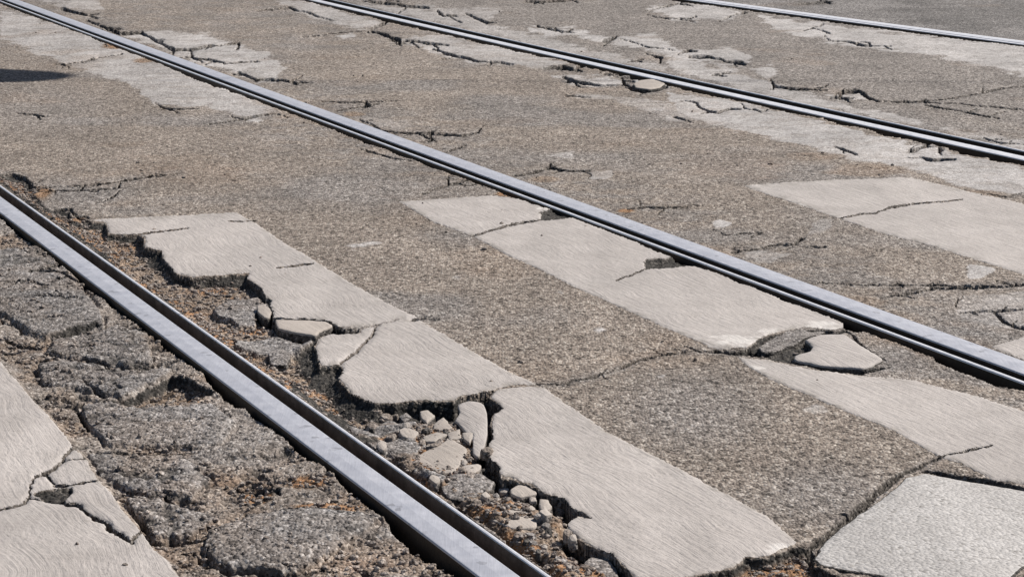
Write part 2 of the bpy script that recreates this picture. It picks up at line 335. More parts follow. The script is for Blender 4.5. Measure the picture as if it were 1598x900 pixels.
for pts, hh in BEDPL:
    w, d = sdf(pts, 10)
    m = sstep(1, -1.5, d)
    H[w] += m * hh; GR[w] = np.maximum(GR[w], m * .9); DIRT[w] *= 1 - m; BROK_SHADE[w] *= 1 - m; ROUGH[w] -= m * 1.2

for pts, dep, ew, dirt in HOLES:
    if dep <= 0: continue
    w, d = sdf(pts, 10)
    t = np.clip(-d / ew, 0, 1) * (d < 0)
    H[w] -= dep * t * (1 + .35 * fbm(X[w], Y[w], .05, 240, 3))
    cut[w] = np.maximum(cut[w], (d < 0) * 1.0)
    DIRT[w] = np.maximum(DIRT[w], dirt * sstep(.6, 1, t)); BROK_SHADE[w] = np.maximum(BROK_SHADE[w], (d < 0) * sstep(1.2, .5, t * (dirt + .2)))
    ROUGH[w] += (d < 0) * 1.0
# slab seat: the ground under the pale slab is cut away
w, d = sdf(SLAB, 20, True)
H[w] -= 0.05 * sstep(-1, -5, d)

# cracks wander more finely than slab edges do; side branches run off the larger ones
JX = WX + 1.6 * fbm(X, Y * .3, .05, 251, 3, .7); JY = WY + 1.5 * fbm(X, Y * .3, .06, 255, 3, .75)
def on_paint(p): return any(inside(np.array([p[0]]), np.array([p[1]]), q)[0] for q in (S0, S1A, S1B, S1C, S2A, S2B, S3, SLAB, BED))
extra = []
for wd, pts in list(CRACKS):
    if wd < 1.6: continue
    P = np.array(pts, float); L = np.linalg.norm(np.diff(P, axis=0), axis=1).sum()
    for _ in range(int(1 + L / 38)):
        k = random.randrange(len(P) - 1); t = random.random(); q = P[k] * (1 - t) + P[k + 1] * t
        dr = P[k + 1] - P[k]; ang = math.atan2(dr[1], dr[0]) + random.choice((-1, 1)) * random.uniform(.25, .9) + random.choice((0, math.pi))
        b = [tuple(q)]; x, y = q
        for i in range(random.randint(2, 5)):
            st = random.uniform(4, 10); x += st * math.cos(ang); y += st * .45 * math.sin(ang); ang += random.uniform(-.6, .6); b.append((x, y))
        if any(on_paint(p) for p in b): continue
        extra.append((min(2.2, wd * random.uniform(.35, .65)), b))
for wd, pts in CRACKS + extra:
    w = window(pts, 12)
    qx, qy = (JX[w], JY[w]) if not on_paint(pts[len(pts) // 2]) else (WX[w], WY[w])
    n = len(pts) - 1; D = np.full(qx.shape, BIG); T = np.zeros(qx.shape)
    for k in range(n):
        e, t = segdist(qx, qy, pts[k], pts[k + 1]); mm = e < D
        D = np.where(mm, e, D); T = np.where(mm, (k + t) / n, T)
    var = 1 + .12 * vnoise(X[w], Y[w], .035, 260) + .5 * vnoise(X[w], Y[w], .11, 261)
    hw = .5 * wd * (.35 + .8 * np.sin(np.pi * np.clip(T, .04, .96)) ** .5) * np.clip(var, .18, 1.8)
    hw = np.maximum(hw, .8 if wd > 2.1 else .5)
    dep = (.008 + .0085 * wd) * np.clip(hw / (.5 * wd), .25, 1.3) * np.clip(SY[w] * 1000 / 7, 1, 3)
    t = sstep(1.1, .45, D / hw)
    H[w] -= dep * t
    H[w] -= .002 * sstep(9, 1, D) * (wd > 2.5)
    cut[w] = np.maximum(cut[w], (D < hw * 1.0) * 1.0)
    BROK_SHADE[w] = np.maximum(BROK_SHADE[w], .8 * sstep(1.6, .8, D / hw))
    GR[w] = np.maximum(GR[w], .35 * sstep(10, 2, D) * (wd > 1.7))

# grey/cement zones
edge_n = fbm(X, Y, .10, 270, 4, .6)
for pts, a in GREY:
    w, d = sdf(pts, 14)
    m = sstep(1.6, -1.6, d + 9 * edge_n[w] * sstep(12, 40, np.ptp(np.array(pts)[:, 1]) + 20)) * a * (.72 + .45 * sstep(-.35, .25, fbm(X[w], Y[w], .07, 271, 4, .6)))
    CEM[w] = np.maximum(CEM[w], m)
GR = np.maximum(GR, .55 * sstep(.05, .5, fbm(X, Y, .55, 280, 3)) )
BROK_SHADE = np.maximum(BROK_SHADE, sstep(-.02, .12, uD - .12) * (.16 + .4 * fbm(X, Y, .25, 282, 3)))
GR = np.maximum(GR, sstep(-.02, .12, uD - .12) * .9)           # dark coarse asphalt beyond rail D
GR = np.maximum(GR, .5 * sstep(.40, .05, np.minimum(np.abs(uB + .12), np.abs(uB - .22))) * sstep(-.3, .3, edge_n))
GR = np.maximum(GR, .6 * sstep(0.7, 0.1, uC - .14) * sstep(-.05, .05, uC - .14))
GR = np.maximum(GR, .75 * sstep(0, 1, 1 - np.hypot((PX - 1520) / 190, (PY - 520) / 60)) ** .5)
GR = np.maximum(GR, .65 * sstep(0, .8, 1 - np.hypot((PX - 1400) / 130, (PY - 560) / 40)))
GR = np.maximum(GR, .5 * sstep(0, .8, 1 - np.hypot((PX - 1080) / 170, (PY - 640) / 90)))
GR = np.maximum(GR, .5 * sstep(0, .8, 1 - np.hypot((PX - 1290) / 160, (PY - 770) / 70)))
GR = np.maximum(GR, .6 * sstep(0, .8, 1 - np.hypot((PX - 130) / 130, (PY - 300) / 40)))
GR = np.maximum(GR, .4 * sstep(0, .8, 1 - np.hypot((PX - 60) / 160, (PY - 170) / 60)))
GR = np.maximum(GR, .45 * sstep(140, 20, PY) * sstep(-.5, .5, edge_n))
GR = np.maximum(GR, .5 * sstep(.0, .5, uC - .14) * (uD < 0))
# dirt: gathers along the rails
for u, wid in ((uA, .108), (uB, .126), (uC, .144)):
    near = np.exp(-np.maximum(u - wid, 0) / .035) * (u > wid) + np.exp(-np.maximum(-u, 0) / .035) * (u < 0)
    DIRT = np.maximum(DIRT, near * sstep(.1, .5, fbm(X, Y, .12, 290, 3)) * .7)
DIRT = np.maximum(DIRT, .22 * sstep(.25, .6, fbm(X, Y, .35, 291, 4)))

for cx, cy, rx, ry, a in ((255,622,75,16,1.5),(400,768,34,10,1.6),(480,745,50,12,1.2),(540,700,30,10,.9),(520,782,80,12,1.3),(105,345,40,10,1.),(60,300,28,14,1.),(150,372,30,14,1.),(200,400,30,18,.9),(300,470,40,22,.9),(450,585,40,20,.6),(620,720,60,18,.6),(740,740,40,20,.8),(850,850,70,25,.7),(1225,885,60,18,1.6),(175,72,22,6,1.),(225,95,20,5,.9),(550,178,20,5,.8),(980,330,18,5,1.1),(1350,266,80,12,.5),(1270,245,60,9,.35),(1520,302,60,9,.5),(790,302,25,5,1.1),(1150,260,120,30,.25),(700,330,140,40,.2),(460,170,60,20,.3),(300,265,120,30,.25),(1335,470,60,12,.5),(230,720,60,30,.35),(100,640,40,60,.35),(200,870,30,30,.8),(330,900,60,20,.5),(270,760,60,20,.3),(560,850,60,25,.4),(850,280,30,6,.7)):
    g = a * sstep(0, .5, 1 - np.hypot((WX - cx) / rx, (WY - cy) / ry) + .35 * edge_n)
    DIRT = np.maximum(DIRT, g * (1 - .0 * GR))
# gaps beside the rails
gapn = fbm(X, Y, .10, 300, 4, .65)
def gap(k, wid, near_w, far_w, dep=.045):
    global H, BROK_SHADE, cut
    u = RU[k]
    gn = near_w * (1 + 1.0 * gapn); gf = far_w * (1 + 1.0 * gapn)
    t = np.where(u < 0, np.clip((gn + u) / .006 + .3, 0, 1), np.clip((gf + wid - u) / .006 + .3, 0, 1))
    t = np.where((u > .004) & (u < wid - .004), 2.2, t)
    t = np.where((u < -.25) | (u > wid + .25), 0, t)
    H = H - dep * t
    BROK_SHADE = np.maximum(BROK_SHADE, np.clip(t, 0, 1)); cut = np.maximum(cut, (t > .1) * 1.0)  # blackens the gap in colour, as shade beside the rail
gA = .008 + .020 * sstep(.25, 1, 1 - np.hypot((PX - 370) / 110, (PY - 610) / 90)) + .018 * sstep(.2, 1, 1 - np.hypot((PX - 640) / 170, (PY - 830) / 130))
gap('A', .108, gA, .003)
gB = .013 + .018 * sstep(.2, 1, 1 - np.hypot((PX - 330) / 120, (PY - 125) / 40)) + .02 * sstep(.2, 1, 1 - np.hypot((PX - 560) / 60, (PY - 215) / 20))
gB = gB * np.where((PX > 850) & (PX < 1000), .3, 1)
gap('B', .124, gB, .002)
gC = .034 + .05 * sstep(.2, 1, 1 - np.hypot((PX - 950) / 120, (PY - 118) / 30)) + .04 * sstep(.2, 1, 1 - np.hypot((PX - 1540) / 120, (PY - 245) / 30)) + .03 * sstep(.2, 1, 1 - np.hypot((PX - 1390) / 60, (PY - 215) / 25))
gap('C', .144, gC, .004)
gap('D', .135, .030 + 0 * PX, .002, .05)

CEM = CEM * (1 - np.clip(BROK_SHADE, 0, 1)) * (1 - .8 * np.clip(DIRT, 0, 1))
H += CEM * .0015
H += grain * np.clip(ROUGH, .3, 3.2) * (1 - .65 * np.clip(CEM, 0, 1)) * sstep(45, 18, Y)

# ------------------------------------------------------------------ mesh writing
def grid_mesh(name, mask_faces=None, Z=None, attrs=None):
    """the survey grid, or the faces of it chosen by a mask, as a mesh"""
    idx = np.arange(NY * NX).reshape(NY, NX)
    q = np.stack([idx[:-1, :-1], idx[:-1, 1:], idx[1:, 1:], idx[1:, :-1]], -1).reshape(-1, 4)
    # rows run from near to far or far to near: make normals point up
    q = q if Y[0, 0] < Y[-1, 0] else q[:, ::-1]
    if mask_faces is not None: q = q[mask_faces.reshape(-1)]
    co = np.stack([X, Y, Z], -1).reshape(-1, 3)
    used = np.unique(q)
    remap = np.full(NY * NX, -1, np.int64); remap[used] = np.arange(len(used))
    q = remap[q]; co = co[used]
    me = bpy.data.meshes.new(name)
    me.vertices.add(len(co)); me.vertices.foreach_set('co', co.astype(np.float32).ravel())
    me.loops.add(q.size); me.loops.foreach_set('vertex_index', q.astype(np.int32).ravel())
    me.polygons.add(len(q)); me.polygons.foreach_set('loop_start', np.arange(0, q.size, 4, dtype=np.int32))
    me.update(calc_edges=True)
    me.polygons.foreach_set('use_smooth', np.ones(len(q), bool))
    if attrs is not None:
        at = me.attributes.new('zones', 'FLOAT_COLOR', 'POINT')
        at.data.foreach_set('color', np.clip(attrs.reshape(-1, 4)[used], 0, 2).astype(np.float32).ravel())
    return me
def link(name, me, mat, parent=None):
    o = bpy.data.objects.new(name, me); COL.objects.link(o)
    if mat: me.materials.append(mat)
    if parent: o.parent = parent
    return o
def tag(o, label=None, cat=None, group=None, kind=None):
    if label: o['label'] = label
    if cat: o['category'] = cat
    if group: o['group'] = group
    if kind: o['kind'] = kind
    return o

# ------------------------------------------------------------------ materials
class NT:
    def __init__(s, name):
        s.m = bpy.data.materials.new(name); s.m.use_nodes = True
        s.t = s.m.node_tree; s.b = s.t.nodes['Principled BSDF']
    def n(s, ty, **kw):
        nd = s.t.nodes.new(ty)
        for k, v in kw.items():
            if hasattr(nd, k): setattr(nd, k, v)
        return nd
    def l(s, a, b): s.t.links.new(a, b)
    def set(s, nd, **kw):
        for k, v in kw.items(): nd.inputs[k].default_value = v
        return nd
    def coords(s, scale=(1, 1, 1), rot=0):
        g = s.n('ShaderNodeNewGeometry'); mp = s.n('ShaderNodeMapping')
        mp.inputs['Scale'].default_value = scale; mp.inputs['Rotation'].default_value = (0, 0, rot)
        s.l(g.outputs['Position'], mp.inputs['Vector']); return mp.outputs[0]
    def noise(s, vec, scale, detail=3, rough=.55, dist=0):
        nd = s.n('ShaderNodeTexNoise'); s.l(vec, nd.inputs['Vector'])
        s.set(nd, Scale=scale, Detail=detail, Roughness=rough, Distortion=dist); return nd.outputs['Fac']
    def voro(s, vec, scale, feature='F1'):
        nd = s.n('ShaderNodeTexVoronoi', feature=feature); s.l(vec, nd.inputs['Vector'])
        nd.inputs['Scale'].default_value = scale; return nd
    def ramp(s, fac, stops):
        nd = s.n('ShaderNodeValToRGB'); e = nd.color_ramp.elements
        while len(e) < len(stops): e.new(.5)
        for el, (p, c) in zip(e, stops):
            el.position = p; el.color = (*c, 1) if not isinstance(c, float) else (c, c, c, 1)
        s.l(fac, nd.inputs[0]); return nd.outputs['Color']
    def mix(s, f, a, b, mode='MIX'):
        nd = s.n('ShaderNodeMix', data_type='RGBA', blend_type=mode)
        for v, i in ((f, 0), (a, 6), (b, 7)):
            if isinstance(v, (int, float)): nd.inputs[i].default_value = v if i == 0 else (v, v, v, 1)
            elif isinstance(v, tuple): nd.inputs[i].default_value = (*v, 1)
            else: s.l(v, nd.inputs[i])
        return nd.outputs[2]
    def math(s, op, a, b=0., c=None):
        nd = s.n('ShaderNodeMath', operation=op)
        for v, i in ((a, 0), (b, 1)) + (((c, 2),) if c is not None else ()):
            if isinstance(v, (int, float)): nd.inputs[i].default_value = v
            else: s.l(v, nd.inputs[i])
        return nd.outputs[0]
    def bump(s, h, dist, strength=1., prev=None):
        nd = s.n('ShaderNodeBump'); s.l(h, nd.inputs['Height'])
        nd.inputs['Distance'].default_value = dist; nd.inputs['Strength'].default_value = strength
        if prev is not None: s.l(prev, nd.inputs['Normal'])
        return nd.outputs[0]

def sp(m, vec, base, dark, light, size):
    """aggregate speckle round a base colour"""
    v = m.voro(vec, size)
    c = m.ramp(m.n_sep(v.outputs['Color']), [(0, dark), (.42, base), (.75, base), (1, light)])
    return c
def asphalt_material(name, zoned=True, const=(1, 0, 0, 0)):
    m = NT(name); v = m.coords()
    if zoned:
        a = m.n('ShaderNodeAttribute', attribute_name='zones'); s = m.n('ShaderNodeSeparateColor'); m.l(a.outputs['Color'], s.inputs[0])
        gr, cem, dirt, brok_shade = s.outputs[0], s.outputs[1], s.outputs[2], a.outputs['Alpha']
    else:
        vals = []
        for k in const:
            nd = m.n('ShaderNodeValue'); nd.outputs[0].default_value = k; vals.append(nd.outputs[0])
        gr, cem, dirt, brok_shade = vals
    def chan(vn):
        s = m.n('ShaderNodeSeparateColor'); m.l(vn.outputs['Color'], s.inputs[0]); return s.outputs[0], s.outputs[1]
    vv = m.coords((1, .62, 1))
    v1 = m.voro(vv, 165); r1, r2 = chan(v1)
    v2 = m.voro(vv, 330); q1, q2 = chan(v2)
    v3 = m.voro(vv, 62); t1, t2 = chan(v3)
    rr = m.math('ADD', m.math('MULTIPLY', r1, .58), m.math('MULTIPLY', q1, .27))
    rr = m.math('ADD', rr, m.math('MULTIPLY', t1, .15))
    tan = m.ramp(rr, [(.20, (.052, .041, .034)), (.36, (.186, .153, .129)), (.62, (.275, .230, .196)), (.90, (.53, .475, .42))])
    gry = m.ramp(rr, [(.20, (.040, .037, .037)), (.36, (.150, .140, .137)), (.64, (.238, .224, .219)), (.90, (.49, .47, .465))])
    cmt = m.ramp(rr, [(.05, (.20, .185, .180)), (.38, (.385, .362, .352)), (.7, (.475, .452, .442)), (.95, (.68, .66, .65))])
    drt = m.ramp(rr, [(.10, (.05, .031, .019)), (.40, (.185, .126, .084)), (.65, (.30, .215, .150)), (.95, (.50, .40, .32))])
    org = m.ramp(rr, [(.10, (.10, .050, .022)), (.40, (.29, .155, .078)), (.8, (.42, .25, .14)), (.95, (.52, .37, .24))])
    brk_shade = m.ramp(rr, [(.10, (.008, .007, .006)), (.48, (.030, .027, .024)), (.8, (.085, .076, .068)), (.97, (.26, .24, .21))])  # dark broken asphalt, blackened further to paint shade into cracks and holes
    c = m.mix(gr, tan, gry)
    n1 = m.noise(v, 2.3, 5, .6); n2 = m.noise(v, 14, 4, .6)
    big = m.ramp(n1, [(.3, .80), (.7, 1.13)])
    sm = m.ramp(n2, [(.3, .88), (.72, 1.10)])
    c = m.mix(cem, c, cmt)
    dc = m.mix(m.math('MAXIMUM', m.ramp(m.noise(v, 5, 3), [(.56, 0.), (.68, .6)]), m.ramp(m.math('SUBTRACT', dirt, .35), [(.52, 0.), (.75, 1.)])), drt, org)
    c = m.mix(m.math('MINIMUM', dirt, 1.), c, dc)
    c = m.mix(m.math('MINIMUM', brok_shade, 1.), c, brk_shade)
    tr = m.noise(m.coords((1, .06, 1), R(22)), 3.4, 4, .6)             # traffic wear runs along the rails
    c = m.mix(1., c, big, 'MULTIPLY'); c = m.mix(1., c, sm, 'MULTIPLY')
    c = m.mix(1., c, m.ramp(tr, [(.32, .86), (.68, 1.08)]), 'MULTIPLY')
    m.l(c, m.b.inputs['Base Color'])
    m.b.inputs['Roughness'].default_value = .88
    m.b.inputs['Specular IOR Level'].default_value = .28
    h = m.math('ADD', m.math('MULTIPLY', m.math('SUBTRACT', 1., v1.outputs['Distance']), 1.), m.math('MULTIPLY', q2, .4))
    inv = m.math('SUBTRACT', 1., m.math('MULTIPLY', m.math('MINIMUM', cem, 1.), .55))
    b = m.bump(m.math('MULTIPLY', h, inv), .0034, .85)
    b = m.bump(m.noise(v, 60, 4, .65), .004, .7, b)
    m.l(b, m.b.inputs['Normal'])
    return m.m
def paint_material(name, tint=(1, 1, 1), ridges=1.0, specks=.4, gritty=0.0):
    m = NT(name)
    rot = R(20.8)
    v = m.coords()
    vr = m.coords((1, 1, 1), -rot)          # y runs along the stripes
    # hand-laid thermoplastic: long shallow drag ridges that wander
    mp = m.n('ShaderNodeMapping'); mp.inputs['Scale'].default_value = (1, .085, 1)
    nz = m.n('ShaderNodeTexNoise'); m.l(vr, nz.inputs['Vector']); m.set(nz, Scale=3.2, Detail=2.)
    dv = m.n('ShaderNodeVectorMath', operation='MULTIPLY_ADD'); m.l(nz.outputs['Color'], dv.inputs[0]); dv.inputs[1].default_value = (.075, .5, 0); m.l(vr, dv.inputs[2])
    m.l(dv.outputs[0], mp.inputs['Vector'])
    rid = m.noise(mp.outputs[0], 130, 4, .65, .15)
    rid2 = m.noise(mp.outputs[0], 52, 3, .6, .1)
    fine = m.noise(v, 260, 3, .7)
    mid = m.noise(v, 9, 5, .6)
    big = m.noise(v, 1.7, 3, .5)
    base = m.ramp(mid, [(.28, (.380 * tint[0], .347 * tint[1], .328 * tint[2])), (.72, (.468 * tint[0], .431 * tint[1], .410 * tint[2]))])
    c = m.mix(1., base, m.ramp(big, [(.3, .90), (.7, 1.06)]), 'MULTIPLY')
    c = m.mix(1., c, m.ramp(m.noise(m.coords((1, .1, 1), R(22)), 6, 5, .65), [(.34, .88), (.6, 1.03)]), 'MULTIPLY')
    c = m.mix(1., c, m.ramp(rid, [(.30, 1. - .10 * ridges), (.55, 1.0)]), 'MULTIPLY')     # dirt lodged in the furrows
    sv = m.voro(v, 150); ss = m.n('ShaderNodeSeparateColor'); m.l(sv.outputs['Color'], ss.inputs[0])
    patch = m.ramp(m.noise(v, 22, 3, .7), [(.50, 0.), (.68, 1.)]) if not gritty else m.ramp(m.noise(v, 9, 3, .7), [(.38, .1), (.62, .6)])
    if gritty: c = m.mix(1., c, m.ramp(ss.outputs[1], [(.05, .82), (.5, 1.), (.95, 1.12)]), 'MULTIPLY')
    sk = m.math('MULTIPLY', m.ramp(ss.outputs[0], [(.80, 0.), (.9, 1.)]), m.math('MULTIPLY', patch, specks))
    c = m.mix(sk, c, (.17, .155, .14))
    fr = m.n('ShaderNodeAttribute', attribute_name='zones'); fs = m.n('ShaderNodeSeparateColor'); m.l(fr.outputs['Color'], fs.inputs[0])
    c = m.mix(fs.outputs[0], c, (.74, .71, .68)); c = m.mix(fs.outputs[1], c, (.24, .215, .19))  # first mix paints sunlit edge highlights, second adds edge grime
    m.l(c, m.b.inputs['Base Color'])
    m.b.inputs['Roughness'].default_value = .72
    m.b.inputs['Specular IOR Level'].default_value = .3
    b = m.bump(m.math('ADD', m.math('MULTIPLY', rid, .7), m.math('MULTIPLY', rid2, .6)), .0042 * ridges, .9)
    b = m.bump(fine, .0011, .8, b)
    if gritty: b = m.bump(m.math('SUBTRACT', 1., sv.outputs['Distance']), gritty, .9, m.bump(m.noise(v, 45, 4, .6), gritty * 1.6, .8, b))
    m.l(b, m.b.inputs['Normal'])
    return m.m
def steel_material(name, c0, c1, rough, metal=1.0, grime=.35):
    m = NT(name); vr = m.coords((1, .04, 1), R(-22.05) * -1)
    v = m.coords()
    st = m.noise(vr, 420, 3, .6); sp_ = m.noise(v, 26, 5, .65)
    c = m.mix(m.ramp(sp_, [(.38, 0.), (.66, 1.)]), c0, c1)
    c = m.mix(1., c, m.ramp(st, [(.3, .88), (.7, 1.06)]), 'MULTIPLY')
    dk = m.voro(v, 75); ds = m.n('ShaderNodeSeparateColor'); m.l(dk.outputs['Color'], ds.inputs[0])
    pit = m.math('MULTIPLY', m.ramp(ds.outputs[1], [(.975, 0.), (.985, 1.)]), grime)
    c = m.mix(pit, c, (.06, .05, .05))
    m.l(c, m.b.inputs['Base Color']); m.b.inputs['Metallic'].default_value = metal
    rg = m.math('ADD', m.math('MULTIPLY', sp_, .25), rough); m.l(rg, m.b.inputs['Roughness'])
    m.l(m.bump(st, .0006, .35), m.b.inputs['Normal'])
    return m.m
def rust_material(name, k=1.):
    m = NT(name); v = m.coords((1, 1, 1))
    n = m.noise(v, 18, 5, .65)
    c = m.ramp(n, [(.3, (.050 * k, .036 * k, .027 * k)), (.55, (.105 * k, .078 * k, .060 * k)), (.8, (.16 * k, .12 * k, .09 * k))])
    m.l(c, m.b.inputs['Base Color']); m.b.inputs['Roughness'].default_value = .6
    m.b.inputs['Metallic'].default_value = .35
    m.l(m.bump(m.noise(v, 150, 4), .0015, .6), m.b.inputs['Normal'])
    return m.m

M_ROAD = asphalt_material('weathered asphalt')
M_FRAG = asphalt_material('grey asphalt fragment', False, (.9, .15, .1, .05))
M_FRAGT = asphalt_material('sandy asphalt fragment', False, (.35, .25, .35, .05))
M_BROKE = asphalt_material('broken asphalt edge', False, (1, 0, .15, .75))
M_GRAVEL = asphalt_material('gravel', False, (.5, .35, .35, 0))
M_PAINT = paint_material('worn crossing paint')
M_PAINT2 = paint_material('dusty crossing paint', (.96, .93, .88), .7, .5)
M_SLAB = paint_material('pale slab coating', (1.07, 1.12, 1.15), .12, 1.0, .0019)
M_STEEL = steel_material('polished rail steel', (.47, .475, .525), (.54, .545, .595), .32, .32)
M_STEEL2 = steel_material('bright rail steel', (.66, .66, .70), (.76, .76, .80), .30, .3)
M_INNER = rust_material('dusty inner flank of the rail', 2.6)
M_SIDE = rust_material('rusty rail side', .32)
M_GROOVE = rust_material('dark groove steel', 1.15)

# ------------------------------------------------------------------ road
Z = H.copy()
zones = np.stack([GR, CEM, DIRT, np.clip(BROK_SHADE, 0, 1)], -1)
road = link('road', grid_mesh('road', None, Z, zones), M_ROAD)
tag(road, kind='structure')

# ------------------------------------------------------------------ painted stripes: thin sheets that follow the road, chipped where it is cracked
def erode(m):
    e = m.copy(); e[1:] &= m[:-1]; e[:-1] &= m[1:]; e[:, 1:] &= m[:, :-1]; e[:, :-1] &= m[:, 1:]
    return e
def stripe(polys, label, mat=M_PAINT, wear=0.0, group='painted stripes of the pedestrian crossing'):
    D = np.full(H.shape, BIG)
    for p in polys:
        w, d = sdf(p, 10, True)
        D[w] = np.minimum(D[w], d)
    ok = cut < .5
    ins = (D < 0) & ok
    inner = erode(erode((D < -1.5) & ok)); inner1 = erode((D < -.6) & ok)
    zz = H - .7 * grain * np.clip(ROUGH, .3, 3.2)
    Zp = np.where(inner, zz + .0021, np.where(inner1, zz + .0018, np.where(D < .1, H + .0006, H - .0014)))
    any_in = lambda a: a[:-1, :-1] | a[1:, :-1] | a[:-1, 1:] | a[1:, 1:]
    all_in = lambda a: a[:-1, :-1] & a[1:, :-1] & a[:-1, 1:] & a[1:, 1:]
    f = any_in(ins) & all_in(ok) & all_in(D < 3)
    # the rim is drawn in to the true outline so that straight edges stay straight
    gy, gx = np.gradient(np.where(D > 900, 12, D)); gx /= np.gradient(ax)[None]; gy /= np.gradient(ay)[:, None]
    gl = np.hypot(gx, gy) + 1e-6
    mv = (D > 0) & (D < 3)
    nx = PX - np.where(mv, D * gx / gl, 0); ny = PY - np.where(mv, D * gy / gl, 0)
    global X, Y
    X0, Y0 = X, Y
    X, Y = ground(nx, ny)
    lit_edge = np.zeros(H.shape); grime = np.zeros(H.shape)  # pale spots paint sunlit highlights onto the torn stripe ends
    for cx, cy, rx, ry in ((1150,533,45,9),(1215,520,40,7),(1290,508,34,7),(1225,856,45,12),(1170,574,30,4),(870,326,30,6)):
        lit_edge = np.maximum(lit_edge, sstep(0, .6, 1 - np.hypot((WX - cx) / rx, (WY - cy) / ry) + .5 * edge_n + .7 * fbm(X0, Y0, .02, 411, 2)))
    far = sstep(-9, -1, D) * sstep(-.1, .4, fbm(X0, Y0, .03, 410, 3)); grime = .55 * far
    o = link('crossing_stripe', grid_mesh('crossing_stripe', f, Zp, np.stack([lit_edge * .5, grime, 0 * D, 0 * D], -1)), mat)
    X, Y = X0, Y0
    tag(o, label, 'road marking', group)
    return o
stripe([S0], 'white painted stripe in the bottom left corner, split by branching cracks')
stripe([S1A, S1B, S1C], 'long broken white stripe right of the nearest rail, its left edge crumbled into lobes')
stripe([S2A, S2B], 'long white stripe running beside the second rail, cut in two by a wide crack')
stripe([S3], 'white stripe at the right edge between second and third rails, with one hairline crack')
stripe([S2C], 'small white paint corner at the right edge just beyond the second rail')

# ------------------------------------------------------------------ tram rails
def sweep(line, prof, closed=True):
    """profile (u,z) swept along a ground polyline; u to the right of travel"""
    P = np.array(line); n = len(P)
    T = np.gradient(P, axis=0); T /= np.linalg.norm(T, axis=1)[:, None]
    N = np.stack([T[:, 1], -T[:, 0]], 1)
    V = []
    for p, nn in zip(P, N):
        for u, z in prof: V.append((p[0] + nn[0] * u, p[1] + nn[1] * u, z))
    k = len(prof); Fc = []
    for i in range(n - 1):
        for j in range(k):
            a = i * k + j; b = i * k + (j + 1) % k
            Fc.append((a, a + k, b + k, b))
    Fc.append(tuple(range(k))); Fc.append(tuple(reversed(range((n - 1) * k, n * k))))
    return V, Fc
def mesh_from(name, V, Fc, smooth=False):
    me = bpy.data.meshes.new(name); me.from_pydata(V, [], Fc); me.update()
    import bmesh
    bm = bmesh.new(); bm.from_mesh(me); bmesh.ops.recalc_face_normals(bm, faces=bm.faces); bm.to_mesh(me); bm.free()
    if smooth: me.polygons.foreach_set('use_smooth', np.ones(len(me.polygons), bool))
    return me
def resample(L, step):
    out = []
    for a, b in zip(L[:-1], L[1:]):
        n = max(1, int(np.linalg.norm(b - a) / step))
        for i in range(n): out.append(a + (b - a) * i / n)
    out.append(L[-1]); return np.array(out)
def tram_rail(k, label):
    L = LINES[k]; zt = RAILS[k]['zt']
    mid = L[len(L) // 2]
    e = bpy.data.objects.new('tram_rail', None); COL.objects.link(e); e.location = (mid[0], mid[1], 0)
    tag(e, label, 'tram rail', 'grooved tram rails set in the road')
    Lr = resample(L, .5) - mid
    w = SECT[k][-1][2]
    b = .0035
    for part, u0, u1 in SECT[k]:
        if part == 'groove':
            V, Fc = sweep(Lr, [(u0, -.046), (u0, -.09), (u1, -.09), (u1, -.046), ((u0 + u1) / 2, -.051)])
            link('groove', mesh_from('groove', V, Fc), M_GROOVE, e)
            continue
        crown = .0012 if part == 'rail_head' else .0004
        bb = min(b, (u1 - u0) * .25)
        pr = [(u0, -.09), (u0, zt - bb)]
        for t in (30, 60, 90): pr.append((u0 + bb - bb * math.cos(R(t)), zt - bb + bb * math.sin(R(t))))
        pr.append(((u0 + u1) / 2, zt + crown))
        for t in (90, 60, 30): pr.append((u1 - bb + bb * math.cos(R(t)), zt - bb + bb * math.sin(R(t))))
        pr += [(u1, zt - bb), (u1, -.09)]
        V, Fc = sweep(Lr, pr)
        me = mesh_from(part, V, Fc)
        o = link(part, me, M_STEEL if k in 'AB' and part == 'rail_head' else M_STEEL2, e)
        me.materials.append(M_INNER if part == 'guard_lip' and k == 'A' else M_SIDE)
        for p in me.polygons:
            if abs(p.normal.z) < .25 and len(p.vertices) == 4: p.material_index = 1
    # the web and foot that carry head and lip
    V, Fc = sweep(Lr, [(.012, -.091), (w - .012, -.091), (w / 2 + .03, -.115), (w / 2 + .06, -.17), (w / 2 - .06, -.17), (w / 2 - .03, -.115)])
    link('web', mesh_from('web', V, Fc), M_SIDE, e)
    return e
tram_rail('A', 'nearest steel tram rail, crossing the bottom left with its wide brown groove showing')
tram_rail('B', 'long steel tram rail running from the top left corner to the right edge')
tram_rail('C', 'bright steel tram rail with a broad black groove, above the right-hand stripe')
tram_rail('D', 'farthest steel tram rail, short pale line in the top right corner')

